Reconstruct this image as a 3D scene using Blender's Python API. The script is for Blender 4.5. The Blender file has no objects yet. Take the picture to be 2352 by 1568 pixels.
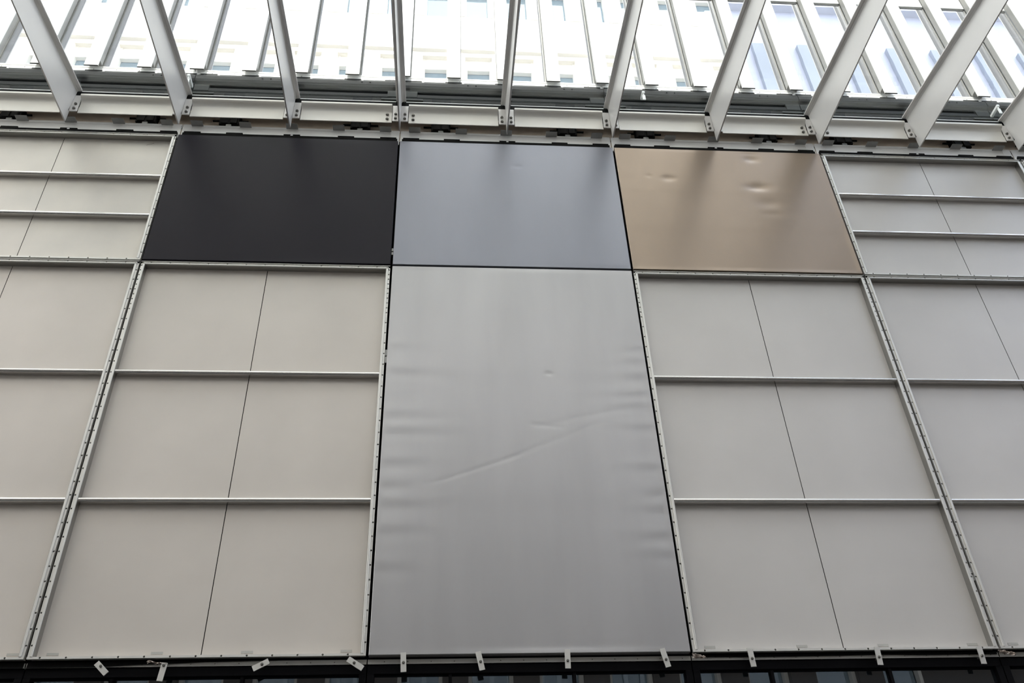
import bpy, math, random
from mathutils import Matrix, Vector

# ------------------------------------------------------------------ camera, sky, sun, exposure
SC = bpy.context.scene
COL = SC.collection
SC.view_settings.view_transform = 'Standard'
SC.view_settings.look = 'None'
SC.view_settings.gamma = 1.0
SC.view_settings.use_curve_mapping = False
SC.view_settings.exposure = 0.58
SC.cycles.use_denoising = True
SC.cycles.max_bounces = 10
SC.cycles.diffuse_bounces = 5
SC.cycles.glossy_bounces = 5
SC.cycles.transparent_max_bounces = 16

cam_data = bpy.data.cameras.new('camera')
cam_data.sensor_width = 36.0
cam_data.lens = 2115.96 / 2352.0 * 36.0
cam_data.clip_end = 500
cam = bpy.data.objects.new('camera', cam_data)
COL.objects.link(cam)
yaw, pitch, roll = math.radians(-5.406), math.radians(128.044), math.radians(-2.533)
cam.matrix_world = (Matrix.Translation((2.921, -6.718, 1.65)) @ Matrix.Rotation(yaw, 4, 'Z')
                    @ Matrix.Rotation(pitch, 4, 'X') @ Matrix.Rotation(roll, 4, 'Z'))
SC.camera = cam

world = bpy.data.worlds.new('sky')
SC.world = world
world.use_nodes = True
wn, wl = world.node_tree.nodes, world.node_tree.links
wn.clear()
w_out = wn.new('ShaderNodeOutputWorld')
w_bg = wn.new('ShaderNodeBackground')
w_tc = wn.new('ShaderNodeTexCoord')
w_no = wn.new('ShaderNodeTexNoise')
w_no.inputs['Scale'].default_value = 2.2
w_no.inputs['Detail'].default_value = 5.0
w_rp = wn.new('ShaderNodeValToRGB')
w_rp.color_ramp.elements[0].position = 0.36
w_rp.color_ramp.elements[0].color = (0.56, 0.68, 0.90, 1)
w_rp.color_ramp.elements[1].position = 0.54
w_rp.color_ramp.elements[1].color = (1.0, 0.985, 0.955, 1)
wl.new(w_tc.outputs['Generated'], w_no.inputs['Vector'])
wl.new(w_no.outputs['Fac'], w_rp.inputs['Fac'])
wl.new(w_rp.outputs['Color'], w_bg.inputs['Color'])
w_bg.inputs['Strength'].default_value = 4.0
wl.new(w_bg.outputs['Background'], w_out.inputs['Surface'])

sun_data = bpy.data.lights.new('sun', 'SUN')
sun_data.energy = 5.0
sun_data.angle = math.radians(0.53)
sun_data.color = (1.0, 0.955, 0.89)
sun = bpy.data.objects.new('sun', sun_data)
COL.objects.link(sun)
# the sun just clears the roof across the street: it reaches the white fins, while the wall under the canopy stays in shade
sun.rotation_euler = Vector((0.06, math.cos(math.radians(63.85)), -math.sin(math.radians(63.85)))).to_track_quat('-Z', 'Y').to_euler()
sun.location = (0, -30, 60)


# ------------------------------------------------------------------ materials
def mat(name, col, rough=0.5, metal=0.0, var=0.0, scale=1.5, bump=0.0, bscale=200.0, stretch=(1, 1, 1), spec=0.5, col2=None):
    m = bpy.data.materials.new(name)
    m.use_nodes = True
    nt = m.node_tree
    b = nt.nodes['Principled BSDF']
    b.inputs['Roughness'].default_value = rough
    b.inputs['Metallic'].default_value = metal
    b.inputs['Specular IOR Level'].default_value = spec
    b.inputs['Base Color'].default_value = (*col, 1)
    tc = nt.nodes.new('ShaderNodeTexCoord')
    if var > 0 or col2:
        mp = nt.nodes.new('ShaderNodeMapping')
        mp.inputs['Scale'].default_value = stretch
        nt.links.new(tc.outputs['Object'], mp.inputs['Vector'])
        n = nt.nodes.new('ShaderNodeTexNoise')
        n.inputs['Scale'].default_value = scale
        n.inputs['Detail'].default_value = 6
        nt.links.new(mp.outputs['Vector'], n.inputs['Vector'])
        r = nt.nodes.new('ShaderNodeValToRGB')
        r.color_ramp.elements[0].position = 0.33
        r.color_ramp.elements[1].position = 0.67
        c2 = col2 or tuple(min(1, c * (1 + var)) for c in col)
        c1 = col if col2 else tuple(c * (1 - var) for c in col)
        r.color_ramp.elements[0].color = (*c1, 1)
        r.color_ramp.elements[1].color = (*c2, 1)
        nt.links.new(n.outputs['Fac'], r.inputs['Fac'])
        nt.links.new(r.outputs['Color'], b.inputs['Base Color'])
    if bump > 0:
        n2 = nt.nodes.new('ShaderNodeTexNoise')
        n2.inputs['Scale'].default_value = bscale
        n2.inputs['Detail'].default_value = 3
        nt.links.new(tc.outputs['Object'], n2.inputs['Vector'])
        bp = nt.nodes.new('ShaderNodeBump')
        bp.inputs['Strength'].default_value = bump
        bp.inputs['Distance'].default_value = 0.01
        nt.links.new(n2.outputs['Fac'], bp.inputs['Height'])
        nt.links.new(bp.outputs['Normal'], b.inputs['Normal'])
    return m


def glass_thin(name, tint, refl_min, refl_ior=1.5):
    m = bpy.data.materials.new(name)
    m.use_nodes = True
    nt = m.node_tree
    nt.nodes.clear()
    out = nt.nodes.new('ShaderNodeOutputMaterial')
    mix = nt.nodes.new('ShaderNodeMixShader')
    tr = nt.nodes.new('ShaderNodeBsdfTransparent')
    tr.inputs['Color'].default_value = (*tint, 1)
    gl = nt.nodes.new('ShaderNodeBsdfGlossy')
    gl.inputs['Roughness'].default_value = 0.01
    gl.inputs['Color'].default_value = (0.9, 0.92, 0.92, 1)
    fr = nt.nodes.new('ShaderNodeFresnel')
    ge = nt.nodes.new('ShaderNodeNewGeometry')
    io = nt.nodes.new('ShaderNodeMix')          # same reflectance at the entry and the exit face of the sheet
    io.inputs['A'].default_value = refl_ior
    io.inputs['B'].default_value = 1.0 / refl_ior
    nt.links.new(ge.outputs['Backfacing'], io.inputs['Factor'])
    nt.links.new(io.outputs['Result'], fr.inputs['IOR'])
    nt.links.new(fr.outputs['Fac'], mix.inputs['Fac'])
    nt.links.new(tr.outputs['BSDF'], mix.inputs[1])
    nt.links.new(gl.outputs['BSDF'], mix.inputs[2])
    nt.links.new(mix.outputs['Shader'], out.inputs['Surface'])
    return m


def glass_mirror(name, inner, mirror, fac):
    m = bpy.data.materials.new(name)
    m.use_nodes = True
    nt = m.node_tree
    nt.nodes.clear()
    out = nt.nodes.new('ShaderNodeOutputMaterial')
    mix = nt.nodes.new('ShaderNodeMixShader')
    df = nt.nodes.new('ShaderNodeBsdfDiffuse')
    df.inputs['Color'].default_value = (*inner, 1)
    gl = nt.nodes.new('ShaderNodeBsdfGlossy')
    gl.inputs['Roughness'].default_value = 0.006
    gl.inputs['Color'].default_value = (*mirror, 1)
    tc = nt.nodes.new('ShaderNodeTexCoord')
    no = nt.nodes.new('ShaderNodeTexNoise')
    no.inputs['Scale'].default_value = 1.1
    nt.links.new(tc.outputs['Object'], no.inputs['Vector'])
    bp = nt.nodes.new('ShaderNodeBump')
    bp.inputs['Strength'].default_value = 0.02
    bp.inputs['Distance'].default_value = 0.02
    nt.links.new(no.outputs['Fac'], bp.inputs['Height'])
    nt.links.new(bp.outputs['Normal'], gl.inputs['Normal'])
    mix.inputs['Fac'].default_value = fac
    nt.links.new(df.outputs['BSDF'], mix.inputs[1])
    nt.links.new(gl.outputs['BSDF'], mix.inputs[2])
    nt.links.new(mix.outputs['Shader'], out.inputs['Surface'])
    return m


M = {}
M['tray_warm'] = mat('warm beige tray sheet', (0.585, 0.545, 0.500), 0.42, 0.15, 0.05, 1.1, 0.02, 300)
M['tray_grey'] = mat('grey beige tray sheet', (0.570, 0.548, 0.525), 0.42, 0.15, 0.04, 1.1, 0.02, 300)
M['tray_stain'] = mat('weathered tray sheet', (0.565, 0.54, 0.50), 0.42, 0.15, 0, 1.6, 0.02, 300, col2=(0.65, 0.615, 0.56))
M['frame'] = mat('mill finish frame', (0.62, 0.61, 0.58), 0.38, 0.35, 0.04, 4, 0.02, 250)
M['bar'] = mat('aluminium stiffener', (0.62, 0.61, 0.59), 0.25, 1.0, 0.04, 3)
M['return'] = mat('shade-toned metal return', (0.34, 0.335, 0.32), 0.35, 0.9, 0.04, 3)  # darker than the frame: puts the shade of the tray recess into the colour
M['black'] = mat('anthracite sheet', (0.0140, 0.0118, 0.0175), 0.42, 0.0, 0.05, 0.8, 0.02, 300, spec=0.10)
M['blue'] = mat('blue grey sheet', (0.200, 0.204, 0.236), 0.34, 0.7, 0.05, 0.8, 0.02, 300, stretch=(1.6, 1, 0.5))
M['bronze'] = mat('bronze sheet', (0.245, 0.192, 0.150), 0.32, 0.75, 0.05, 1.0, 0.02, 300, stretch=(1.2, 1, 0.8))
M['silver'] = mat('brushed silver sheet', (0.375, 0.368, 0.372), 0.40, 0.6, 0.05, 1.2, 0.06, 350, stretch=(2.0, 1, 0.35))
M['strip'] = mat('pale flashing', (0.80, 0.79, 0.775), 0.40, 0.15, 0.03, 3)
M['white_steel'] = mat('white painted steel', (0.68, 0.66, 0.645), 0.33, 0.1, 0.03, 2)
M['beam'] = mat('cream painted steel', (0.70, 0.675, 0.63), 0.38, 0.1, 0.03, 2)
M['fin'] = mat('white fin paint', (0.90, 0.895, 0.88), 0.45, 0.0, 0.02, 2)
M['gasket'] = mat('black rubber', (0.006, 0.006, 0.006), 0.7, spec=0.08)
M['line'] = mat('white glazing bead', (0.85, 0.85, 0.84), 0.4)
M['dark'] = mat('dark cavity', (0.008, 0.008, 0.008), 0.8, spec=0.05)
M['tan'] = mat('brown cavity board', (0.86, 0.74, 0.62), 0.75, 0, 0.12, 5, stretch=(0.6, 1, 3))
M['clip'] = mat('grey clip plate', (0.30, 0.30, 0.29), 0.45, 0.4)
M['blackbox'] = mat('black plastic', (0.009, 0.008, 0.007), 0.6, spec=0.15)
M['bolt'] = mat('steel bolt', (0.16, 0.155, 0.14), 0.35, 0.7)
M['flash'] = mat('dark grey flashing', (0.027, 0.029, 0.030), 0.65, 0.0, 0.12, 3, spec=0.15, stretch=(0.5, 1, 3))
M['flash_light'] = mat('grey splice plate', (0.050, 0.054, 0.053), 0.65, 0.0, 0.08, 3, spec=0.15)
M['trim'] = mat('pale trim', (0.88, 0.875, 0.86), 0.45, 0.0, 0.03, 3)
M['glass'] = glass_thin('canopy glass', (0.90, 0.92, 0.915), 0.05, 1.4)
M['winglass'] = glass_mirror('window glass', (0.20, 0.21, 0.25), (0.95, 0.96, 0.985), 0.62)
M['reveal'] = mat('grey of frames and shaded fin sides', (0.36, 0.355, 0.34), 0.5, 0, 0.04, 2)  # also on the fin carriers, darkened to paint the shade on fin sides
M['darkglass'] = glass_mirror('dark glass', (0.012, 0.015, 0.018), (0.75, 0.8, 0.85), 0.075)
M['mullion'] = mat('black mullion', (0.004, 0.004, 0.005), 0.7, spec=0.06)
M['rail'] = mat('dull base rail', (0.40, 0.395, 0.37), 0.5, 0.3, 0.08, 4)
M['retainer'] = mat('galvanised retaining bar', (0.60, 0.59, 0.56), 0.38, 0.5, 0.06, 9)
M['tape'] = mat('grubby clear tape', (0.42, 0.36, 0.32), 0.25, 0, 0.35, 30)
M['mark'] = mat('grey weld tab', (0.42, 0.41, 0.385), 0.5, 0.2)
M['concrete'] = mat('pale render', (0.85, 0.845, 0.83), 0.8, 0, 0.1, 1)
M['asphalt'] = mat('street paving', (0.05, 0.048, 0.045), 0.85, 0, 0.15, 2)
M['opp_wall'] = mat('cream stone', (0.80, 0.755, 0.67), 0.8, 0, 0.05, 0.6)
M['opp_glass'] = glass_mirror('opposite glass', (0.10, 0.17, 0.22), (0.75, 0.86, 0.95), 0.45)
M['opp_low_dimmed'] = mat('dimmed lower storeys', (0.085, 0.07, 0.058), 0.85, 0, 0.15, 2)  # dark tone added so less light bounces onto the foot of the wall
M['opp_mid'] = mat('dimmed middle storeys', (0.64, 0.60, 0.54), 0.85, 0, 0.08, 1)  # toned down on purpose so the metal panels mirror a darker band
M['opp_pale'] = mat('pale lavender piers', (0.52, 0.54, 0.62), 0.5, 0, 0.05, 0.5)
M['opp_blue'] = mat('blue glazed panels', (0.43, 0.445, 0.53), 0.4, 0, 0.06, 0.5)
M['opp_dark'] = mat('slate blue strips', (0.25, 0.285, 0.345), 0.4, 0, 0.1, 0.5)


# ------------------------------------------------------------------ mesh helpers
class MB:
    """collects faces in world coordinates; build() links them as one mesh object"""

    def __init__(s):
        s.v, s.f, s.mi = [], [], []

    def add(s, verts, faces, mi=0):
        o = len(s.v)
        s.v += [tuple(p) for p in verts]
        s.f += [tuple(i + o for i in f) for f in faces]
        s.mi += [mi] * len(faces)

    def box(s, x0, x1, y0, y1, z0, z1, mi=0, bev=0.0):
        if bev > 0:
            b = bev
            v = []
            for z in (z0, z1):
                zi = z0 + b if z == z0 else z1 - b
                # three rings collapsed into a simple chamfered box
                v += [(x0 + b, y0 + b, z), (x1 - b, y0 + b, z), (x1 - b, y1 - b, z), (x0 + b, y1 - b, z)]
                v += [(x0 + b, y0, zi), (x1 - b, y0, zi), (x1, y0 + b, zi), (x1, y1 - b, zi),
                      (x1 - b, y1, zi), (x0 + b, y1, zi), (x0, y1 - b, zi), (x0, y0 + b, zi)]
            A, B = 0, 12
            f = [(3, 2, 1, 0), (B, B + 1, B + 2, B + 3)]
            for k in range(8):
                f.append((A + 4 + k, A + 4 + (k + 1) % 8, B + 4 + (k + 1) % 8, B + 4 + k))
            for o, flip in ((A, True), (B, False)):
                cr = [(0, 1, 5, 4), (1, 6, 5), (1, 2, 7, 6), (2, 8, 7), (2, 3, 9, 8), (3, 10, 9), (3, 0, 11, 10), (0, 4, 11)]
                for q in cr:
                    q = tuple(o + i for i in q)
                    f.append(q if flip else q[::-1])
            s.add(v, f, mi)
            return
        v = [(x0, y0, z0), (x1, y0, z0), (x1, y1, z0), (x0, y1, z0), (x0, y0, z1), (x1, y0, z1), (x1, y1, z1), (x0, y1, z1)]
        s.add(v, [(3, 2, 1, 0), (4, 5, 6, 7), (0, 1, 5, 4), (1, 2, 6, 5), (2, 3, 7, 6), (3, 0, 4, 7)], mi)

    def prism_x(s, prof, x0, x1, mi=0):
        """closed (y, z) profile, counter-clockwise seen from +x, extruded along x"""
        n = len(prof)
        v = [(x0, y, z) for y, z in prof] + [(x1, y, z) for y, z in prof]
        f = [tuple(range(n))[::-1], tuple(range(n, 2 * n))]
        f += [(i, (i + 1) % n, n + (i + 1) % n, n + i) for i in range(n)]
        s.add(v, f, mi)

    def cyl(s, p0, p1, r, n=14, mi=0, r1=None):
        p0, p1 = Vector(p0), Vector(p1)
        d = (p1 - p0).normalized()
        a = d.orthogonal().normalized()
        b = d.cross(a)
        r1 = r if r1 is None else r1
        v = []
        for p, rr in ((p0, r), (p1, r1)):
            v += [p + (a * math.cos(2 * math.pi * k / n) + b * math.sin(2 * math.pi * k / n)) * rr for k in range(n)]
        f = [tuple(range(n))[::-1], tuple(range(n, 2 * n))]
        f += [(k, (k + 1) % n, n + (k + 1) % n, n + k) for k in range(n)]
        s.add(v, f, mi)

    def bolt(s, c, r, h, mi=0):
        """button head standing proud of a face towards -y"""
        x, y, z = c
        s.cyl((x, y, z), (x, y - h * 0.45, z), r, 14, mi)
        s.cyl((x, y - h * 0.45, z), (x, y - h, z), r * 0.98, 14, mi, r * 0.6)

    def build(s, name, mats, parent=None, smooth=False):
        org = Vector((0, 0, 0)) if parent is None else ORG[parent.name]
        me = bpy.data.meshes.new(name)
        me.from_pydata([Vector(p) - org for p in s.v], [], s.f)
        for m in (mats if isinstance(mats, (list, tuple)) else [mats]):
            me.materials.append(m)
        for p, k in zip(me.polygons, s.mi):
            p.material_index = k
            p.use_smooth = smooth
        me.validate()
        me.update()
        o = bpy.data.objects.new(name, me)
        COL.objects.link(o)
        if parent is not None:
            o.parent = parent
            ORG[o.name] = org
        else:
            ORG[o.name] = org
        return o


ORG = {}


def thing(name, loc, label, cat, group=None):
    o = bpy.data.objects.new(name, None)
    o.empty_display_size = 0.1
    COL.objects.link(o)
    o.location = loc
    o['label'] = label
    o['category'] = cat
    o['kind'] = 'thing'
    if group:
        o['group'] = group
    ORG[o.name] = Vector(loc)
    return o


def structure(o, label=None):
    o['kind'] = 'structure'
    if label:
        o['label'] = label
    return o


def recentre(o):
    """move a one-mesh top-level object's origin to the middle of its foot"""
    vs = [v.co for v in o.data.vertices]
    c = Vector(((min(v.x for v in vs) + max(v.x for v in vs)) / 2, (min(v.y for v in vs) + max(v.y for v in vs)) / 2, min(v.z for v in vs)))
    o.data.transform(Matrix.Translation(-c))
    o.location = c
    ORG[o.name] = c


ORD = ['first', 'second', 'third', 'fourth', 'fifth', 'sixth', 'seventh', 'eighth', 'ninth', 'tenth', 'eleventh', 'twelfth', 'thirteenth',
       'fourteenth', 'fifteenth', 'sixteenth', 'seventeenth', 'eighteenth', 'nineteenth', 'twentieth', 'twenty-first', 'twenty-second',
       'twenty-third', 'twenty-fourth']

W = 2.4                                  # panel module
Z0, Z1, Z2 = 4.006, 7.866, 9.744          # foot of the wall, middle joint, head of the panels
G = 0.0105                               # half a joint

# ------------------------------------------------------------------ the setting: street, walls
g = MB(); g.box(-120, 120, -60, 60, -0.2, 0)
structure(g.build('floor', M['asphalt']))
g = MB()
g.box(-40, 60, 0.15, 9, 0, 3.7)
g.box(-40, 60, 0.115, 9, 3.7, 9.86)
structure(g.build('wall_front', [M['dark']]))
g = MB(); g.box(-40, 60, 0.262, 9, 9.86, 10.90)
structure(g.build('wall_cavity', [M['tan']]))
g = MB(); g.box(-40, 60, 0.17, 9, 10.90, 15.0)
structure(g.build('wall_upper', [M['concrete']]))

# the building across the street: mirrored in the windows and the metal, and what the daylight bounces off
g = MB()
YO = -12.7
XL, XR = -60.0, 13.4
g.box(XL, XR, YO - 8, YO - 0.35, 0, 35.6, 1)
ZL = 15.2                                # below this the storeys get the invented dark tone that thins the bounced light
floors = [(2.2, 5.0)] + [(7.5 + 5 * k, 10.0 + 5 * k) for k in range(6)]
edges = [0.0]
for a, b in floors:
    edges += [a, b]
zs = edges + [36.0]
for k in range(0, len(zs) - 1, 2):
    g.box(XL, XR, YO - 0.34, YO, zs[k], zs[k + 1], 2 if zs[k + 1] < ZL + 1 else (3 if zs[k + 1] < 23 else 0))
for a, b in floors:
    x = XL
    while x < XR:
        g.box(x, x + 0.55, YO - 0.34, YO + 0.03, a - 0.02, b + 0.02, 2 if b < ZL else (3 if b < 22 else 0))
        g.box(x + 0.55, x + 0.63, YO - 0.34, YO - 0.15, a, b, 0)
        g.box(x + 1.42, x + 1.5, YO - 0.34, YO - 0.15, a, b, 0)
        g.box(x + 0.63, x + 1.42, YO - 0.34, YO - 0.18, b - 0.55, b, 0)
        x += 1.5
    g.box(XL, XR, YO - 0.1, YO + 0.14, b + 0.25, b + 0.45)
g.box(XL, XR, YO - 0.1, YO + 0.4, 35.3, 36.0)
structure(g.build('wall_opposite', [M['opp_wall'], M['opp_glass'], M['opp_low_dimmed'], M['opp_mid']]), 'cream stone facade across the street')
g = MB()
g.box(13.5, 80, YO - 8, YO - 0.2, 12.6, 35, 0)
g.box(13.5, 80, YO - 8, YO - 0.2, 0, 12.6, 3)
x = 13.5
k = 0
while x < 80:
    g.box(x, x + 0.32, YO - 0.2, YO + 0.06, 12.6, 32.3, 1)
    g.box(x + 0.85, x + 1.35, YO - 0.2, YO - 0.02, 13.2, 31.6, 2)
    g.box(x + 1.42, x + 1.6, YO - 0.2, YO - 0.05, 13.2, 31.0, 2)
    x += 1.75
g.box(13.5, 80, YO - 0.2, YO + 0.12, 34.0, 35.2, 1)
structure(g.build('wall_opposite_wing', [M['opp_blue'], M['opp_pale'], M['opp_dark'], M['opp_low_dimmed']]), 'blue glazed wing across the street')


# ------------------------------------------------------------------ perforated flange strips
def perforated(mb, along, a0, a1, b0, b1, y, holes, r, bc, th=0.003, mi=0):
    """flat strip with real octagonal holes. along: 'x' or 'z'; a runs along it, b across it, y is its front face"""
    def P(a, b, yy):
        return (a, yy, b) if along == 'x' else (b, yy, a)
    flip = along == 'z'
    hs = sorted(h for h in holes if a0 + r * 2 < h < a1 - r * 2)
    cuts = [a0]
    cells = []
    half = r * 1.6
    for h in hs:
        if h - half > cuts[-1] + 1e-5:
            cells.append((cuts[-1], h - half, None))
        cells.append((h - half, h + half, h))
        cuts.append(h + half)
    if a1 > cuts[-1] + 1e-5:
        cells.append((cuts[-1], a1, None))
    for c0, c1, h in cells:
        if h is None:
            v = [P(c0, b0, y), P(c1, b0, y), P(c1, b1, y), P(c0, b1, y)]
            f = [(0, 1, 2, 3)]
        else:
            ring = [(h + r * math.cos(math.pi / 8 + k * math.pi / 4), bc + r * math.sin(math.pi / 8 + k * math.pi / 4)) for k in range(8)]
            v = [P(c0, b0, y), P(c1, b0, y), P(c1, b1, y), P(c0, b1, y)] + [P(p, q, y) for p, q in ring] + [P(p, q, y + 0.012) for p, q in ring]
            f = [(2, 3, 5 + 1, 5), (3, 0, 4 + 4, 4 + 3, 4 + 2)[:0] or (3, 4 + 3, 4 + 2), (3, 0, 4 + 4, 4 + 3), (0, 4 + 5, 4 + 4), (0, 1, 4 + 6, 4 + 5),
                 (1, 4 + 7, 4 + 6), (1, 2, 4 + 0, 4 + 7), (2, 4 + 1, 4 + 0)]
            f[0] = (2, 3, 4 + 2, 4 + 1)
            f += [(4 + k, 4 + (k + 1) % 8, 12 + (k + 1) % 8, 12 + k) for k in range(8)]
        if flip:
            f = [q[::-1] for q in f]
        mb.add(v, f, mi)
    # returned outer and inner edges
    for bb, s in ((b0, 1), (b1, -1)):
        v = [P(a0, bb, y), P(a1, bb, y), P(a1, bb, y + 0.02), P(a0, bb, y + 0.02)]
        mb.add(v, [(0, 3, 2, 1) if (s == 1) != flip else (0, 1, 2, 3)], mi)


def frange(a, b, s):
    out = []
    while a < b:
        out.append(a)
        a += s
    return out


# ------------------------------------------------------------------ open cladding trays
YB = 0.07        # back sheet
FR = 0.036       # frame width


def tray(col, zlo, zhi, bars, sheet, label, marks=(), scratch=None, dense=False):
    x0, x1 = col * W + G, (col + 1) * W - G
    z0, z1 = zlo + G, zhi - G
    root = thing('cladding_tray', (x0 + (x1 - x0) / 2, YB, z0), label, 'wall panel', 'open metal trays of the facade')
    xm = (x0 + x1) / 2
    for a, b in ((x0 + 0.012, xm - 0.0035), (xm + 0.0035, x1 - 0.012)):
        m = MB()
        m.box(a, b, YB, YB + 0.004, z0 + 0.012, z1 - 0.012)
        m.build('back_sheet', sheet, root)
    m = MB(); m.box(xm - 0.05, xm + 0.05, YB + 0.012, YB + 0.02, z0 + 0.05, z1 - 0.05)
    m.build('seam_backing', M['gasket'], root)
    # frame rails: an outer perforated flange and a raised inner bead whose return runs back to the sheet
    yo, yi = 0.010, 0.0
    hx = frange(x0 + 0.09, x1 - 0.04, 0.18)
    hz = frange(z0 + 0.10, z1 - 0.05, 0.121)
    hz2 = hz + ([h + 0.0605 for h in hz if h > z1 - 0.62] if dense else [])
    r = 0.0075
    m = MB()
    perforated(m, 'x', x0, x1, z1 - 0.025, z1 - 0.003, yo, hx, r, z1 - 0.0115)
    m.box(x0, x1, 0.001, 0.05, z1 - 0.0035, z1)
    m.box(x0 + 0.012, x1 - 0.012, yi, YB, z1 - FR, z1 - 0.0235, 0, 0.002)
    m.build('top_rail', M['frame'], root)
    m = MB(); m.box(x0 + FR, x1 - FR, yi + 0.004, YB, z1 - FR - 0.004, z1 - FR)  # dark plate painting the shade under the top rail
    m.build('top_shade_return', M['return'], root)
    for a, b in ((x0 + FR, x0 + FR + 0.003), (x1 - FR - 0.003, x1 - FR)):
        m = MB(); m.box(a, b, yi + 0.004, YB, z0 + 0.022, z1 - FR - 0.004)
        m.build('side_shade_return', M['return'], root)
    m = MB()
    perforated(m, 'x', x0, x1, z0, z0 + 0.017, yi + 0.004, hx, r, z0 + 0.009)
    m.box(x0 + 0.016, x1 - 0.016, yi + 0.022, YB, z0 + 0.012, z0 + 0.021, 0, 0.002)
    m.build('bottom_rail', M['frame'], root)
    m = MB()
    perforated(m, 'z', z0, z1, x0, x0 + 0.018, yo, hz2, r, x0 + 0.009)
    m.box(x0 + 0.018, x0 + FR, yi, YB, z0 + 0.016, z1 - 0.018, 0, 0.002)
    m.build('side_rail', M['frame'], root)
    m = MB()
    perforated(m, 'z', z0, z1, x1 - 0.018, x1, yo, hz2, r, x1 - 0.009)
    m.box(x1 - FR, x1 - 0.018, yi, YB, z0 + 0.016, z1 - 0.018, 0, 0.002)
    m.build('side_rail', M['frame'], root)
    for zb in bars:
        h = 0.040
        prof = [(YB, zb - h), (YB, zb - 0.004), (0.030, zb)]
        for k in range(9):
            a = math.pi / 2 + k * math.pi / 8
            prof.append((0.026 + 0.020 * math.cos(a), zb - 0.020 + 0.020 * math.sin(a)))
        m = MB()
        m.prism_x(prof, x0 + FR + 0.003, x1 - FR - 0.003)
        o = m.build('stiffener', M['bar'], root, smooth=False)
    for mx in marks:
        m = MB(); m.box(mx - 0.042, mx + 0.042, YB - 0.0025, YB, z0 + 0.048, z0 + 0.066)
        m.build('weld_tab', M['mark'], root)
    if scratch:
        m = MB()
        (ax, az), (bx, bz) = scratch
        m.add([(ax, YB - 0.0015, az), (bx, YB - 0.0015, bz), (bx, YB - 0.0015, bz + 0.006), (ax, YB - 0.0015, az + 0.004)], [(0, 1, 2, 3)])
        m.build('scratch', M['bolt'], root)
    return root


UB = (9.098, 8.519)
LB = (6.572, 5.309)
tray(-1, Z1, Z2, UB, M['tray_stain'], 'weathered beige open metal tray left of the black panel, two ledges across', scratch=((-0.322, 9.617), (-0.247, 9.652)))
tray(3, Z1, Z2, UB, M['tray_grey'], 'grey open metal tray directly right of the bronze panel, two ledges across')
tray(4, Z1, Z2, UB, M['tray_grey'], 'sliver of grey open metal tray cut off by the upper right edge of the photo')
tray(-1, Z0, Z1, LB, M['tray_warm'], 'tall beige open metal tray cut off by the lower left edge of the photo', marks=(-0.12,))
tray(0, Z0, Z1, LB, M['tray_warm'], 'tall beige open metal tray under the black panel', marks=(0.156, 0.886, 1.525, 2.241), dense=True)
tray(2, Z0, Z1, LB, M['tray_grey'], 'tall grey open metal tray under the bronze panel', marks=(4.962, 5.678, 6.317, 7.029), dense=True)
tray(3, Z0, Z1, LB, M['tray_grey'], 'tall grey open metal tray cut off by the lower right edge of the photo', marks=(7.357,))


# ------------------------------------------------------------------ closed colour panels with dents and wrinkles
def gauss(d, s):
    return math.exp(-0.5 * (d / s) ** 2)


def seg_dist(x, z, a, b):
    ax, az = a; bx, bz = b
    dx, dz = bx - ax, bz - az
    L = math.hypot(dx, dz)
    t = ((x - ax) * dx + (z - az) * dz) / (L * L)
    n = ((x - ax) * -dz + (z - az) * dx) / L
    return t, n


def panel(col, zlo, zhi, m_, label, disp, nx, nz):
    x0, x1 = col * W + G, (col + 1) * W - G
    z0, z1 = zlo + G, zhi - G
    root = thing('metal_cladding', ((x0 + x1) / 2, YB, z0), label, 'wall panel', 'closed colour panels of the facade')
    b = 0.004
    m = MB()
    v, f = [], []
    for j in range(nz + 1):
        for i in range(nx + 1):
            x = x0 + b + (x1 - x0 - 2 * b) * i / nx
            z = z0 + b + (z1 - z0 - 2 * b) * j / nz
            ex = min(x - x0, x1 - x, z - z0, z1 - z) - b
            k = min(1.0, ex / 0.05)
            v.append((x, disp(x, z) * k * k * (3 - 2 * k), z))
    for j in range(nz):
        for i in range(nx):
            a = j * (nx + 1) + i
            f.append((a, a + 1, a + nx + 2, a + nx + 1))
    m.add(v, f)
    m.build('face_sheet', m_, root, smooth=True)
    # folded edges: chamfer and return flange, one per side
    yb = 0.052
    for nm, q in (('edge_return', ((x0 + b, z0 + b), (x1 - b, z0 + b), (x1, z0), (x0, z0))),
                  ('edge_return', ((x1 - b, z1 - b), (x0 + b, z1 - b), (x0, z1), (x1, z1))),
                  ('edge_return', ((x0 + b, z1 - b), (x0 + b, z0 + b), (x0, z0), (x0, z1))),
                  ('edge_return', ((x1 - b, z0 + b), (x1 - b, z1 - b), (x1, z1), (x1, z0)))):
        m = MB()
        (ax, az), (bx, bz), (cx, cz), (dx, dz) = q
        vv = [(ax, 0, az), (bx, 0, bz), (cx, b, cz), (dx, b, dz), (cx, yb, cz), (dx, yb, dz)]
        m.add(vv, [(0, 3, 2, 1), (3, 5, 4, 2)])
        m.build(nm, m_, root)
    m = MB(); m.box(x0 + 0.02, x1 - 0.02, 0.06, YB, z0 + 0.02, z1 - 0.02)
    m.build('backing_board', M['dark'], root)
    return root


rnd = random.Random(4)
waves = [(rnd.uniform(0.5, 1.6), rnd.uniform(0.4, 1.1), rnd.uniform(0, 6), rnd.uniform(0, 6)) for _ in range(5)]


def oilcan(x, z, a):
    return a * sum(math.sin(p * 2.2 * x + s) * math.sin(q * 2.4 * z + t) for p, q, s, t in waves)


def d_black(x, z):
    return oilcan(x + 3, z, 0.0007)


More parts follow.
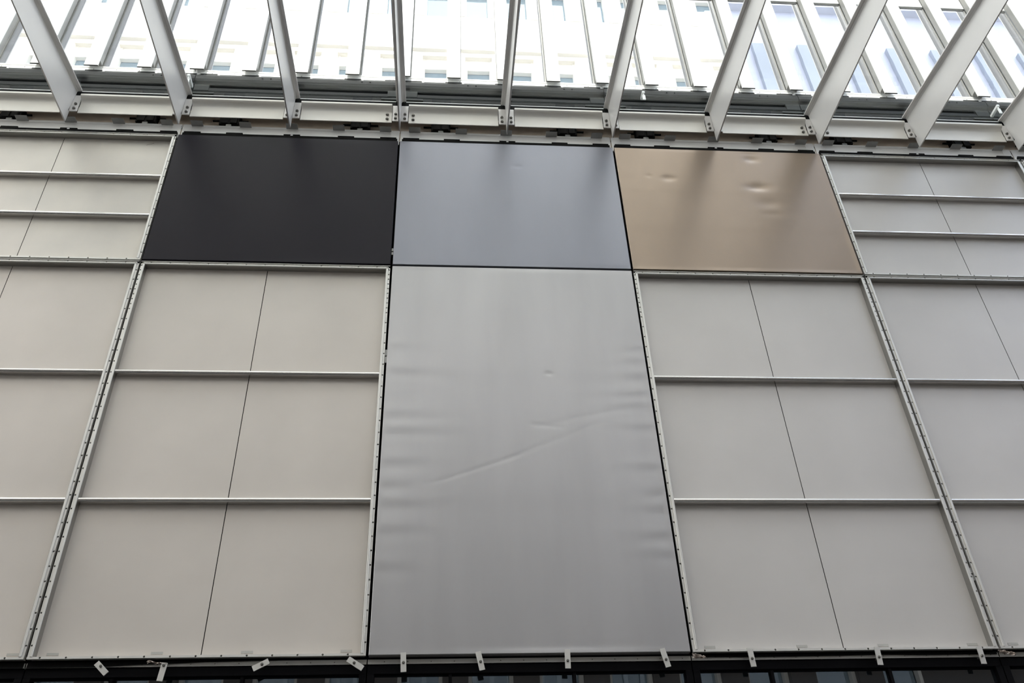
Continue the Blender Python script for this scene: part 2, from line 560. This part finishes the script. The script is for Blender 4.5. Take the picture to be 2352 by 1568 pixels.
def d_blue(x, z):
    return oilcan(x, z + 2, 0.0009) + 0.004 * gauss(x - 3.70, 0.03) * gauss(z - 9.367, 0.014)


dents = [(6.363, 9.600, 0.010, 0.055, 0.035), (6.36, 9.70, 0.004, 0.06, 0.022), (5.362, 9.245, 0.008, 0.05, 0.032), (6.346, 9.140, 0.013, 0.085, 0.04),
         (6.415, 8.890, 0.007, 0.10, 0.055), (5.147, 9.275, 0.004, 0.022, 0.02), (6.43, 8.72, 0.003, 0.08, 0.03)]


def d_bronze(x, z):
    d = oilcan(x + 1.4, z + 5, 0.0010)
    for cx, cz, a, sx, sz in dents:
        d += a * gauss(x - cx, sx) * gauss(z - cz, sz)
    for zb in (9.03, 8.46):                      # flats pressed over the ledges behind
        d += 0.0016 * (1 / (1 + math.exp((z - zb) / 0.02)))
    return d


rip_l = [(6.58, .20), (6.12, .16), (5.95, .22), (5.64, .14), (5.25, .16), (5.02, .12), (4.70, .10), (6.85, .10), (5.43, .10)]
rip_r = [(6.87, .10), (6.72, .10), (6.55, .12), (6.35, .18), (6.22, .15), (6.00, .12), (5.60, .13), (5.36, .08), (5.20, .10), (4.96, .14), (4.80, .10)]


def d_silver(x, z):
    d = oilcan(x - 2, z, 0.0011)
    xl, xr = x - 2.41, 4.79 - x
    if xl < 1.2:
        for zc, L in rip_l:
            t = (z - zc) / 0.05
            d += -0.0023 * t * math.exp(-0.5 * t * t) * math.exp(-(xl / (L * 2.4)) ** 2)
    if xr < 1.0:
        for zc, L in rip_r:
            t = (z - zc) / 0.045
            d += -0.0023 * t * math.exp(-0.5 * t * t) * math.exp(-(xr / (L * 2.2)) ** 2)
    for a, b, amp, s in (((2.90, 5.455), (3.55, 5.70), 0.0032, 0.014), ((3.50, 5.685), (4.25, 6.02), 0.0020, 0.018), ((3.76, 6.0), (4.75, 6.25), 0.0020, 0.02), ((3.70, 6.02), (3.95, 5.99), 0.003, 0.013)):
        t, n = seg_dist(x, z, a, b)
        if -0.15 < t < 1.15:
            w = max(0.0, min(1.0, (t + 0.15) / 0.15, (1.15 - t) / 0.15))
            d += amp * 0.32 * w * gauss(n, s)
    d += 0.0032 * gauss(x - 3.882, 0.028) * gauss(z - 6.565, 0.016)
    for zb in (6.53, 5.27):
        d += 0.0012 * (1 / (1 + math.exp((z - zb) / 0.03)))
    return d


panel(0, Z1, Z2, M['black'], 'matt black closed metal panel at the top left of the coloured row', d_black, 60, 48)
panel(1, Z1, Z2, M['blue'], 'blue-grey closed metal panel between the black and the bronze panels', d_blue, 110, 90)
panel(2, Z1, Z2, M['bronze'], 'dented bronze-brown closed metal panel right of the blue-grey panel', d_bronze, 150, 130)
panel(1, Z0, Z1, M['silver'], 'tall creased silver metal panel under the blue-grey panel', d_silver, 150, 260)

# small grey hook clips seen in the joints
for cx, ca, cb, lb in ((2.4, 8.02, 8.11, 'small grey clip in the joint between black and blue-grey panels'),
                       (2.4, 6.68, 6.83, 'small grey clip in the joint left of the tall silver panel'),
                       (7.2, 4.57, 4.68, 'small grey clip low in the joint left of the lower right cut-off tray')):
    m = MB()
    m.box(cx - 0.009, cx + 0.010, 0.018, 0.10, ca, (ca + cb) / 2 - 0.006, 0, 0.002)
    m.box(cx - 0.009, cx + 0.010, 0.018, 0.10, (ca + cb) / 2 + 0.006, cb, 0, 0.002)
    m.box(cx - 0.004, cx + 0.010, 0.026, 0.10, ca, cb)
    o = m.build('joint_clip', M['clip'])
    recentre(o)
    o['label'] = lb; o['category'] = 'clip'; o['group'] = 'clips in the panel joints'

# ------------------------------------------------------------------ pale flashing strip over the panels, its clip plates and catches
ZT = 9.985
where = ['cut off by the left edge', 'over the black panel', 'over the blue-grey panel', 'over the bronze panel', 'over the tray right of the bronze panel', 'cut off by the upper right edge']
for n, c in enumerate(range(-1, 5)):
    x0, x1 = c * W + 0.006, (c + 1) * W - 0.006
    root = thing('flashing_strip', ((x0 + x1) / 2, 0.07, 9.75), 'pale metal flashing strip with clip plates, ' + where[n], 'flashing', 'flashing strips over the panels')
    m = MB()
    m.box(x0, x1, 0.068, 0.076, 9.752, 9.945, 0, 0.002)
    m.box(x0, x1, 0.0705, 0.076, 9.945, 9.949)
    m.box(x0, x1, 0.068, 0.11, 9.949, ZT, 0, 0.002)
    m.build('strip_sheet', M['strip'], root)
    for e in (x0 + 0.055, x1 - 0.055):
        m = MB(); m.box(e - 0.047 if e > x0 + 1 else e - 0.047, e + 0.047, 0.0655, 0.068, 9.76, ZT, 0, 0.001)
        m.build('end_plate', M['strip'], root)
    m = MB(); m.box(x0 + 0.02, x1 - 0.02, 0.050, 0.066, 9.74, 9.830)
    m.build('seal', M['gasket'], root)
    for rr in (0.053, 0.243, 0.504, 0.752, 0.947):
        xc = c * W + rr * W
        m = MB(); m.box(xc - 0.09, xc + 0.09, 0.052, 0.067, 9.82, 9.854)
        m.build('spacer', M['gasket'], root)
    xc = c * W + 0.504 * W
    m = MB(); m.box(xc - 0.012, xc + 0.012, 0.046, 0.052, 9.828, 9.842)
    m.build('pin', M['line'], root)
    for rr in (0.068, 0.287, 0.5, 0.715, 0.932):
        xc = c * W + rr * W
        m = MB()
        m.box(xc - 0.064, xc + 0.064, -0.008, 0.10, 9.962, 9.970, 0, 0.002)
        m.build('clip_plate', M['clip'], root)
    for rr in (0.19, 0.805):
        xc = c * W + rr * W
        t = thing('latch', (xc, 0.22, 10.02),
                  'black latch box above the flashing strip %s, %s' % (where[n], 'left' if rr < .5 else 'right'), 'latch', 'black latches behind the flashing')
        m = MB(); m.box(xc - 0.11, xc + 0.11, 0.17, 0.26, 10.14, 10.34, 0, 0.004)
        m.box(xc - 0.09, xc - 0.01, 0.16, 0.17, 10.15, 10.33, 0, 0.003)
        m.box(xc + 0.015, xc + 0.09, 0.155, 0.17, 10.15, 10.32, 0, 0.003)
        m.build('housing', M['blackbox'], t)
        m = MB(); m.cyl((xc - 0.20, 0.22, 10.25), (xc + 0.20, 0.22, 10.25), 0.012, 10)
        m.build('pin', M['blackbox'], t)
        m = MB()
        for k in range(12):
            m.box(xc - 0.068 + k * 0.0113, xc - 0.068 + k * 0.0113 + 0.008, 0.112, 0.175, 10.018, 10.037)
        m.box(xc - 0.068, xc + 0.068, 0.115, 0.18, 10.011, 10.021)
        m.box(xc - 0.03, xc + 0.03, 0.172, 0.21, 10.014, 10.15)
        m.build('grooved_lip', M['clip'], t)

# ------------------------------------------------------------------ canopy: ribs, beams, glass panes
YW = -0.05                    # face the ribs are bolted to
TIP = -3.4
SF, SB = 0.158, 0.075


def zf(y):
    return 10.366 + SF * (y - YW)      # underside of the flange


def zb(y):
    return 9.84 + SB * (y - YW)        # lower edge of the web


RIBS = [(-0.5 + 0.5 * k) * W for k in range(10)]
for n, x in enumerate(RIBS):
    lab = 'white steel canopy rib, %s from the left, bolted to the beam' % ORD[n]
    root = thing('canopy_rib', (x, YW, zb(YW)), lab, 'beam', 'cantilever ribs of the glass canopy')
    t = 0.007
    m = MB()
    # web with a slit cut beside the end plate
    prof = [(YW, zb(YW)), (YW, 9.975), (YW - 0.012, 9.985), (YW - 0.018, 10.06), (YW - 0.024, 9.99), (YW - 0.024, 10.0)]
    prof = [(TIP, zb(TIP)), (YW, zb(YW)), (YW, zf(YW)), (TIP, zf(TIP))]
    m.prism_x(prof, x - t, x + t)
    m.build('web', M['white_steel'], root)
    m = MB()
    w = 0.056
    fl = 0.014
    sec = [(-w, 0), (-w, fl), (w, fl), (w, 0), (t + 0.022, -0.002), (t + 0.009, -0.008), (t + 0.002, -0.024), (-t - 0.002, -0.024), (-t - 0.009, -0.008), (-t - 0.022, -0.002)]
    v = [(x + a, YW, zf(YW) + b) for a, b in sec] + [(x + a, TIP, zf(TIP) + b) for a, b in sec]
    k = len(sec)
    f = [tuple(range(k)), tuple(range(k, 2 * k))[::-1]] + [(i, k + i, k + (i + 1) % k, (i + 1) % k) for i in range(k)]
    m.add(v, f)
    m.build('flange', M['white_steel'], root)
    for s in (-1, 1):
        m = MB()
        a, b = sorted((x + s * (t + 0.001), x + s * 0.088))
        m.box(a, b, YW - 0.012, YW, 10.0, 10.27, 0, 0.002)
        ep = m.build('end_plate', M['white_steel'], root)
        for z in (10.04, 10.115):
            m = MB(); m.bolt((x + s * 0.052, YW - 0.012, z), 0.0165, 0.02)
            bb = m.build('bolt', M['bolt'], root)
            bb.parent = ep
        m = MB()
        a, b = sorted((x + s * (t + 0.0012), x + s * (t + 0.0004)))
        m.add([(x + s * (t + 0.0008), YW - 0.030, 9.99), (x + s * (t + 0.0008), YW - 0.018, 9.99), (x + s * (t + 0.0008), YW - 0.022, 10.07)], [(0, 1, 2)])
        m.build('cope_slit', M['gasket'], root)

# beam lengths between the ribs
for n in range(11):
    xa = RIBS[0] + (n - 1) * 0.5 * W
    x0, x1 = xa + 0.094, xa + 0.5 * W - 0.094
    spl = {0: None}
    root = thing('edge_beam', ((x0 + x1) / 2, YW, ZT), ('cream steel edge beam length, %s from the left, between two canopy ribs' % ORD[n]), 'beam', 'edge beam lengths between the ribs')
    m = MB()
    yn = YW - 0.062
    prof = [(YW + 0.008, ZT), (YW + 0.008, 10.268), (YW - 0.002, 10.262), (yn, 10.238), (yn, 10.212)]
    cx, cz, R = YW - 0.055, 10.145, 0.055
    for k in range(7):
        a = math.radians(85 - k * 14)
        prof.append((cx + R * math.cos(a) * 1.0, cz + R * math.sin(a)))
    prof.append((YW, ZT))
    m.prism_x(prof, x0, x1)
    b_ = m.build('channel', M['beam'], root)
    # splices stand either side of the second, sixth and tenth panel joints
    for rx in (2.4, 7.2, -2.4):
        for e, s in ((x0, 1), (x1, -1)):
            if abs(e - (rx + s * 0.094)) < 0.01:
                for z in (10.04, 10.115):
                    m = MB(); m.bolt((rx + s * 0.145, YW, z), 0.0175, 0.021)
                    m.build('bolt', M['bolt'], root)

for n in range(11):
    xa = RIBS[0] + (n - 1) * 0.5 * W
    x0, x1 = xa + 0.008, xa + 0.5 * W - 0.008
    zg = zf(YW) + 0.016
    root = thing('canopy_glazing', ((x0 + x1) / 2, YW, zg), 'clear canopy glass pane, %s bay from the left, resting on the white ribs' % ORD[n], 'glass pane', 'glass panes of the canopy')
    m = MB()
    ya, yb_, th = 0.05, TIP - 0.1, 0.012
    q = lambda y: zf(y) + 0.016
    v = [(x0, yb_, q(yb_)), (x1, yb_, q(yb_)), (x1, ya, q(ya)), (x0, ya, q(ya))]
    v += [(a, b, c + th) for a, b, c in v]
    m.add(v, [(3, 2, 1, 0), (4, 5, 6, 7), (0, 1, 5, 4), (1, 2, 6, 5), (2, 3, 7, 6), (3, 0, 4, 7)])
    m.build('glass_sheet', M['glass'], root)
    m = MB(); m.box(x0, x1, YW + 0.001, YW + 0.016, 10.272, 10.352)
    m.build('gasket', M['gasket'], root)
    m = MB(); m.box(x0 + 0.05, x1 - 0.05, YW - 0.002, YW + 0.012, 10.352, 10.361)
    m.build('bead', M['line'], root)

# ------------------------------------------------------------------ dark flashing and trim above the glass
for n, c in enumerate(range(-2, 5)):
    x0, x1 = c * W + 0.004, (c + 1) * W - 0.004
    place = ['at the far left edge', 'left of the black panel', 'above the black panel', 'above the blue-grey panel', 'above the bronze panel', 'right of the bronze panel', 'at the far right edge'][n]
    root = thing('gutter_flashing', ((x0 + x1) / 2, 0.07, 10.36), 'dark grey stepped flashing behind the canopy glass, ' + place, 'flashing', 'stepped flashings behind the glass')
    m = MB()
    prof = [(0.16, 10.34), (0.16, 10.90), (0.07, 10.885), (0.045, 10.865), (0.032, 10.83), (0.030, 10.775), (0.040, 10.745), (0.07, 10.74), (0.07, 10.712), (0.10, 10.705), (0.10, 10.66), (0.07, 10.655), (0.065, 10.60), (0.078, 10.595), (0.078, 10.545), (0.07, 10.54), (0.07, 10.34)]
    m.prism_x(prof, x0, x1)
    m.build('profile', M['flash'], root)
    for e in ((x0, x0 + 0.17), (x1 - 0.17, x1)):
        m = MB(); m.box(e[0], e[1], 0.06, 0.10, 10.60, 10.712, 0, 0.002)
        m.build('splice_plate', M['flash_light'], root)
        m = MB()
        a, b = (e[0], e[1] + 0.07) if e[0] == x0 else (e[0] - 0.07, e[1])
        m.box(a, b, 0.055, 0.08, 10.535, 10.562, 0, 0.002)
        m.build('lower_plate', M['flash_light'], root)
    for xr in (0.32, 0.36, 0.80, 0.84):
        m = MB(); m.bolt((c * W + xr * W, 0.030, 10.81), 0.008, 0.006)
        m.build('screw', M['gasket'], root)
    root = thing('trim_rail', ((x0 + x1) / 2, 0.10, 10.95), 'pale notched trim rail under the white fins, ' + place, 'trim', 'trim rails under the fins')
    m = MB()
    m.box(x0 + 0.01, x1 - 0.01, 0.099, 0.16, 10.945, 10.998, 0, 0.002)
    m.box(x0 + 0.01, x1 - 0.01, 0.112, 0.16, 10.998, 11.012)
    m.box(x0 + 0.05, x1 - 0.05, 0.100, 0.16, 11.012, 11.035, 0, 0.002)
    m.build('rail', M['trim'], root)
    for rr in (0.05, 0.25, 0.5, 0.75, 0.95):
        xc = c * W + rr * W
        m = MB(); m.box(xc - 0.10, xc + 0.10, 0.0975, 0.105, 10.93, 10.962)
        m.build('spacer', M['flash'], root)
        m = MB(); m.box(xc + 0.10, xc + 0.125, 0.0965, 0.105, 10.92, 10.962)
        m.build('drop_tab', M['trim'], root)
    m = MB()
    for xc in frange(x0 + 0.15, x1 - 0.1, 0.26):
        m.bolt((xc, 0.099, 10.975), 0.006, 0.003)
    m.build('screw_row', M['bolt'], root)

# pale hanging brackets seen through the glass beside three ribs
for bx, by, bz, ye, lb in ((-0.02, -0.09, 10.55, 0.0598, 'bent white bracket in the glass beside the second rib'), (5.26, -0.02, 10.62, 0.0698, 'small white bracket in the glass beside the sixth rib'),
                       (9.60, -0.09, 10.50, 0.0598, 'bent white bracket in the glass beside the rightmost rib')):
    m = MB()
    m.box(bx - 0.016, bx + 0.016, by - 0.02, ye, bz + 0.08, bz + 0.115, 0, 0.003)
    m.cyl((bx, by, bz + 0.05), (bx, by, bz + 0.09), 0.010, 10)
    m.box(bx - 0.018, bx + 0.018, by - 0.006, by + 0.006, bz - 0.03, bz + 0.055, 0, 0.002)
    o = m.build('hanging_bracket', M['line'])
    recentre(o)
    o['label'] = lb; o['category'] = 'bracket'; o['group'] = 'white brackets above the canopy'

# ------------------------------------------------------------------ upper storey: white fins, windows
FIN_X = [-2.4 + 0.6 * k for k in range(23)]
for n, x in enumerate(FIN_X):
    root = thing('facade_fin', (x, 0.045, 10.92), 'white vertical facade fin, %s from the left, above the glass canopy' % ORD[n], 'fin', 'white fins of the upper storey')
    m = MB(); m.box(x - 0.080, x + 0.080, 0.0, 0.016, 10.922, 14.0, 0, 0.002)
    m.build('blade', M['fin'], root)
    m = MB(); m.box(x - 0.0735, x + 0.0735, 0.016, 0.0990, 11.042, 14.0)  # post whose grey stands in for the fin's shaded side
    m.build('carrier', M['reveal'], root)
    m = MB(); m.box(x - 0.080, x + 0.080, 0.001, 0.016, 10.9205, 10.922)  # thin dark cap painting the shade on the fin's underside
    m.build('underside_shade', M['bolt'], root)
for n in range(22):
    x0, x1 = FIN_X[n] + 0.02, FIN_X[n] + 0.58
    root = thing('facade_window', ((x0 + x1) / 2, 0.14, 11.03), 'tall narrow reflecting window, %s from the left, between white fins' % ORD[n], 'window', 'windows of the upper storey')
    m = MB(); m.box(x0 + 0.058, x1 - 0.058, 0.122, 0.130, 11.04, 13.03)
    m.build('pane', M['winglass'], root)
    m = MB()
    m.box(x0 + 0.0555, x0 + 0.068, 0.116, 0.15, 11.035, 13.04)
    m.box(x1 - 0.068, x1 - 0.0555, 0.116, 0.15, 11.035, 13.04)
    m.box(x0 + 0.0555, x1 - 0.0555, 0.116, 0.15, 11.036, 11.050)
    m.box(x0 + 0.0555, x1 - 0.0555, 0.116, 0.15, 13.015, 13.04)
    m.build('frame', M['reveal'], root)
    m = MB(); m.box(x0 + 0.058, x1 - 0.058, 0.100, 0.15, 13.04, 14.0, 0, 0.003)
    m.build('spandrel', M['fin'], root)

# ------------------------------------------------------------------ foot of the wall: base rail, retaining bars, dark glazing
for n, c in enumerate(range(-1, 5)):
    if c == 4:
        continue
    x0, x1 = c * W + 0.004, (c + 1) * W - 0.004
    pl = ['at the lower left corner', 'under the beige tray below the black panel', 'under the silver panel', 'under the grey tray below the bronze panel', 'at the lower right corner'][n]
    root = thing('base_rail', ((x0 + x1) / 2, 0.06, 3.96), 'thin drilled grey base rail ' + pl, 'trim', 'base rails of the wall')
    m = MB()
    perforated(m, 'x', x0, x1, 3.968, 4.002, 0.05, frange(x0 + 0.12, x1 - 0.05, 0.17), 0.004, 3.985)
    m.box(x0, x1, 0.054, 0.115, 3.968, 3.972)
    m.build('rail_sheet', M['rail'], root)
    m = MB(); m.box(x0, x1, 0.056, 0.114, 3.974, 4.014)
    m.build('seal', M['gasket'], root)
    root = thing('dark_window', ((x0 + x1) / 2, 0.1, 2.2), 'dark shopfront glazing ' + pl, 'window', 'dark glazing under the wall')
    m = MB()
    m.box(x0, x1, 0.06, 0.13, 3.90, 3.966, 0, 0.002)
    m.box(x0, x0 + 0.05, 0.055, 0.13, 0.0, 3.90, 0, 0.002)
    m.box(x1 - 0.05, x1, 0.055, 0.13, 0.0, 3.90, 0, 0.002)
    for rr in (0.25, 0.63):
        m.box(x0 + rr * W - 0.012, x0 + rr * W + 0.012, 0.07, 0.13, 0.0, 3.90, 0, 0.002)
    m.box(x0, x1, 0.055, 0.13, 0.0, 0.12)
    m.build('frame', M['mullion'], root)
    m = MB(); m.box(x0 + 0.02, x1 - 0.02, 0.10, 0.108, 0.1, 3.92)
    m.build('pane', M['darkglass'], root)

CLIPS = [((0.507, 3.979), (0.591, 3.902), 'askew galvanised bar swung down right, leftmost under the wall'),
         ((0.979, 3.974), (0.966, 3.846), 'nearly upright galvanised bar, second from the left under the wall'),
         ((1.705, 3.978), (1.599, 3.923), 'galvanised bar swung almost flat, third from the left under the wall'),
         ((2.266, 3.987), (2.376, 3.917), 'askew galvanised bar swung flat just left of the silver panel foot'),
         ((2.661, 4.029), (2.668, 3.888), 'upright galvanised bar nearest the lower left corner of the silver panel'),
         ((3.205, 4.030), (3.235, 3.895), 'slightly tilted galvanised bar, second along the silver panel foot'),
         ((3.864, 4.039), (3.860, 3.899), 'upright galvanised bar, third along the silver panel foot'),
         ((4.574, 4.038), (4.604, 3.901), 'tilted galvanised bar nearest the lower right corner of the silver panel'),
         ((5.238, 4.034), (5.244, 3.895), 'galvanised bar at the left end of the grey tray below the bronze panel'),
         ((6.221, 4.032), (6.214, 3.896), 'galvanised bar at the middle of the grey tray below the bronze panel'),
         ((7.025, 4.028), (7.020, 3.895), 'galvanised bar at the right end of the grey tray below the bronze panel')]
for k, (a, b, lb) in enumerate(CLIPS):
    a, b = Vector((a[0], 0, a[1])), Vector((b[0], 0, b[1]))
    d = (b - a).normalized()
    L = (b - a).length
    nrm = Vector((d.z, 0, -d.x)) * 0.0205
    pos = 0.60 if k > 3 else (0.42 if k != 1 else 0.25)
    c = a + d * L * pos
    c.z = min(max(c.z, 3.955), 3.992)
    root = thing('retaining_bar', (c.x, -0.02, min(a.z, b.z)), lb, 'bracket', 'retaining bars along the foot of the wall')
    m = MB()
    y0, y1 = -0.016, -0.008
    q = [a + nrm, b + nrm, b - nrm, a - nrm]
    v = [(p.x, y0, p.z) for p in q] + [(p.x, y1, p.z) for p in q]
    m.add(v, [(0, 1, 2, 3), (7, 6, 5, 4), (0, 4, 5, 1), (1, 5, 6, 2), (2, 6, 7, 3), (3, 7, 4, 0)])
    m.build('bar', M['retainer'], root)
    m = MB(); m.bolt((c.x, y0, c.z), 0.0105, 0.012)
    m.cyl((c.x, y1, c.z), (c.x, 0.05, c.z), 0.006, 10)
    m.build('bolt', M['bolt'], root)


# crumpled tape scraps at the joint feet
def scrap(cx, cz, w, h, lb, seed):
    r = random.Random(seed)
    m = MB()
    nx, nz = 9, 5
    v = [(cx + (i / nx - .5) * w + r.uniform(-.006, .006), -0.004 + r.uniform(-.02, .012), cz + (j / nz - .5) * h * (1 - .4 * i / nx) + r.uniform(-.006, .006) - 0.02 * i / nx) for j in range(nz + 1) for i in range(nx + 1)]
    f = [(j * (nx + 1) + i, j * (nx + 1) + i + 1, (j + 1) * (nx + 1) + i + 1, (j + 1) * (nx + 1) + i) for j in range(nz) for i in range(nx)]
    m.add(v, f)
    o = m.build('tape_scrap', M['tape'])
    recentre(o)
    o['label'] = lb; o['category'] = 'tape'; o['group'] = 'scraps of tape at the foot of the wall'


scrap(4.845, 3.988, 0.10, 0.032, 'crumpled tape scrap at the lower right corner of the silver panel', 3)
scrap(7.235, 3.990, 0.12, 0.028, 'crumpled tape scrap at the joint near the lower right corner', 5)
scrap(0.925, 3.985, 0.14, 0.012, 'thin tape scrap hanging under the beige tray near the second bar', 8)

# loose black sealing strips that sag over the base rail
for pts, lb in (([(-2.39, 3.962), (-1.2, 3.962), (-0.012, 3.964)], 'black sealing strip hiding the base rail at the lower left corner'),
                ([(0.012, 3.966), (0.45, 3.969), (0.9, 3.984), (1.3, 3.996), (1.75, 4.0015)], 'black sealing strip sagging over the base rail below the two leftmost bars'),
                ([(4.815, 3.990), (5.3, 3.986), (5.9, 3.988), (6.25, 3.992), (6.6, 3.986), (7.185, 3.987)], 'black sealing strip sagging over the base rail under the grey tray below the bronze panel')):
    m = MB()
    fine = []
    for (ax, az), (bx, bz) in zip(pts, pts[1:]):
        for k in range(8):
            t = k / 8
            fine.append((ax + (bx - ax) * t, az + (bz - az) * (t * t * (3 - 2 * t))))
    fine.append(pts[-1])
    n = len(fine)
    v = [(x, 0.040, z) for x, z in fine] + [(x, 0.046, 4.003) for x, z in fine] + [(x, 0.044, z) for x, z in fine] + [(x, 0.0495, 4.003) for x, z in fine]
    f = []
    for i in range(n - 1):
        f += [(i, i + 1, n + i + 1, n + i), (2 * n + i + 1, 2 * n + i, 3 * n + i, 3 * n + i + 1), (i + 1, i, 2 * n + i, 2 * n + i + 1), (n + i, n + i + 1, 3 * n + i + 1, 3 * n + i)]
    m.add(v, f)
    o = m.build('sealing_strip', M['gasket'])
    recentre(o)
    o['label'] = lb; o['category'] = 'seal'; o['group'] = 'loose sealing strips at the foot of the wall'
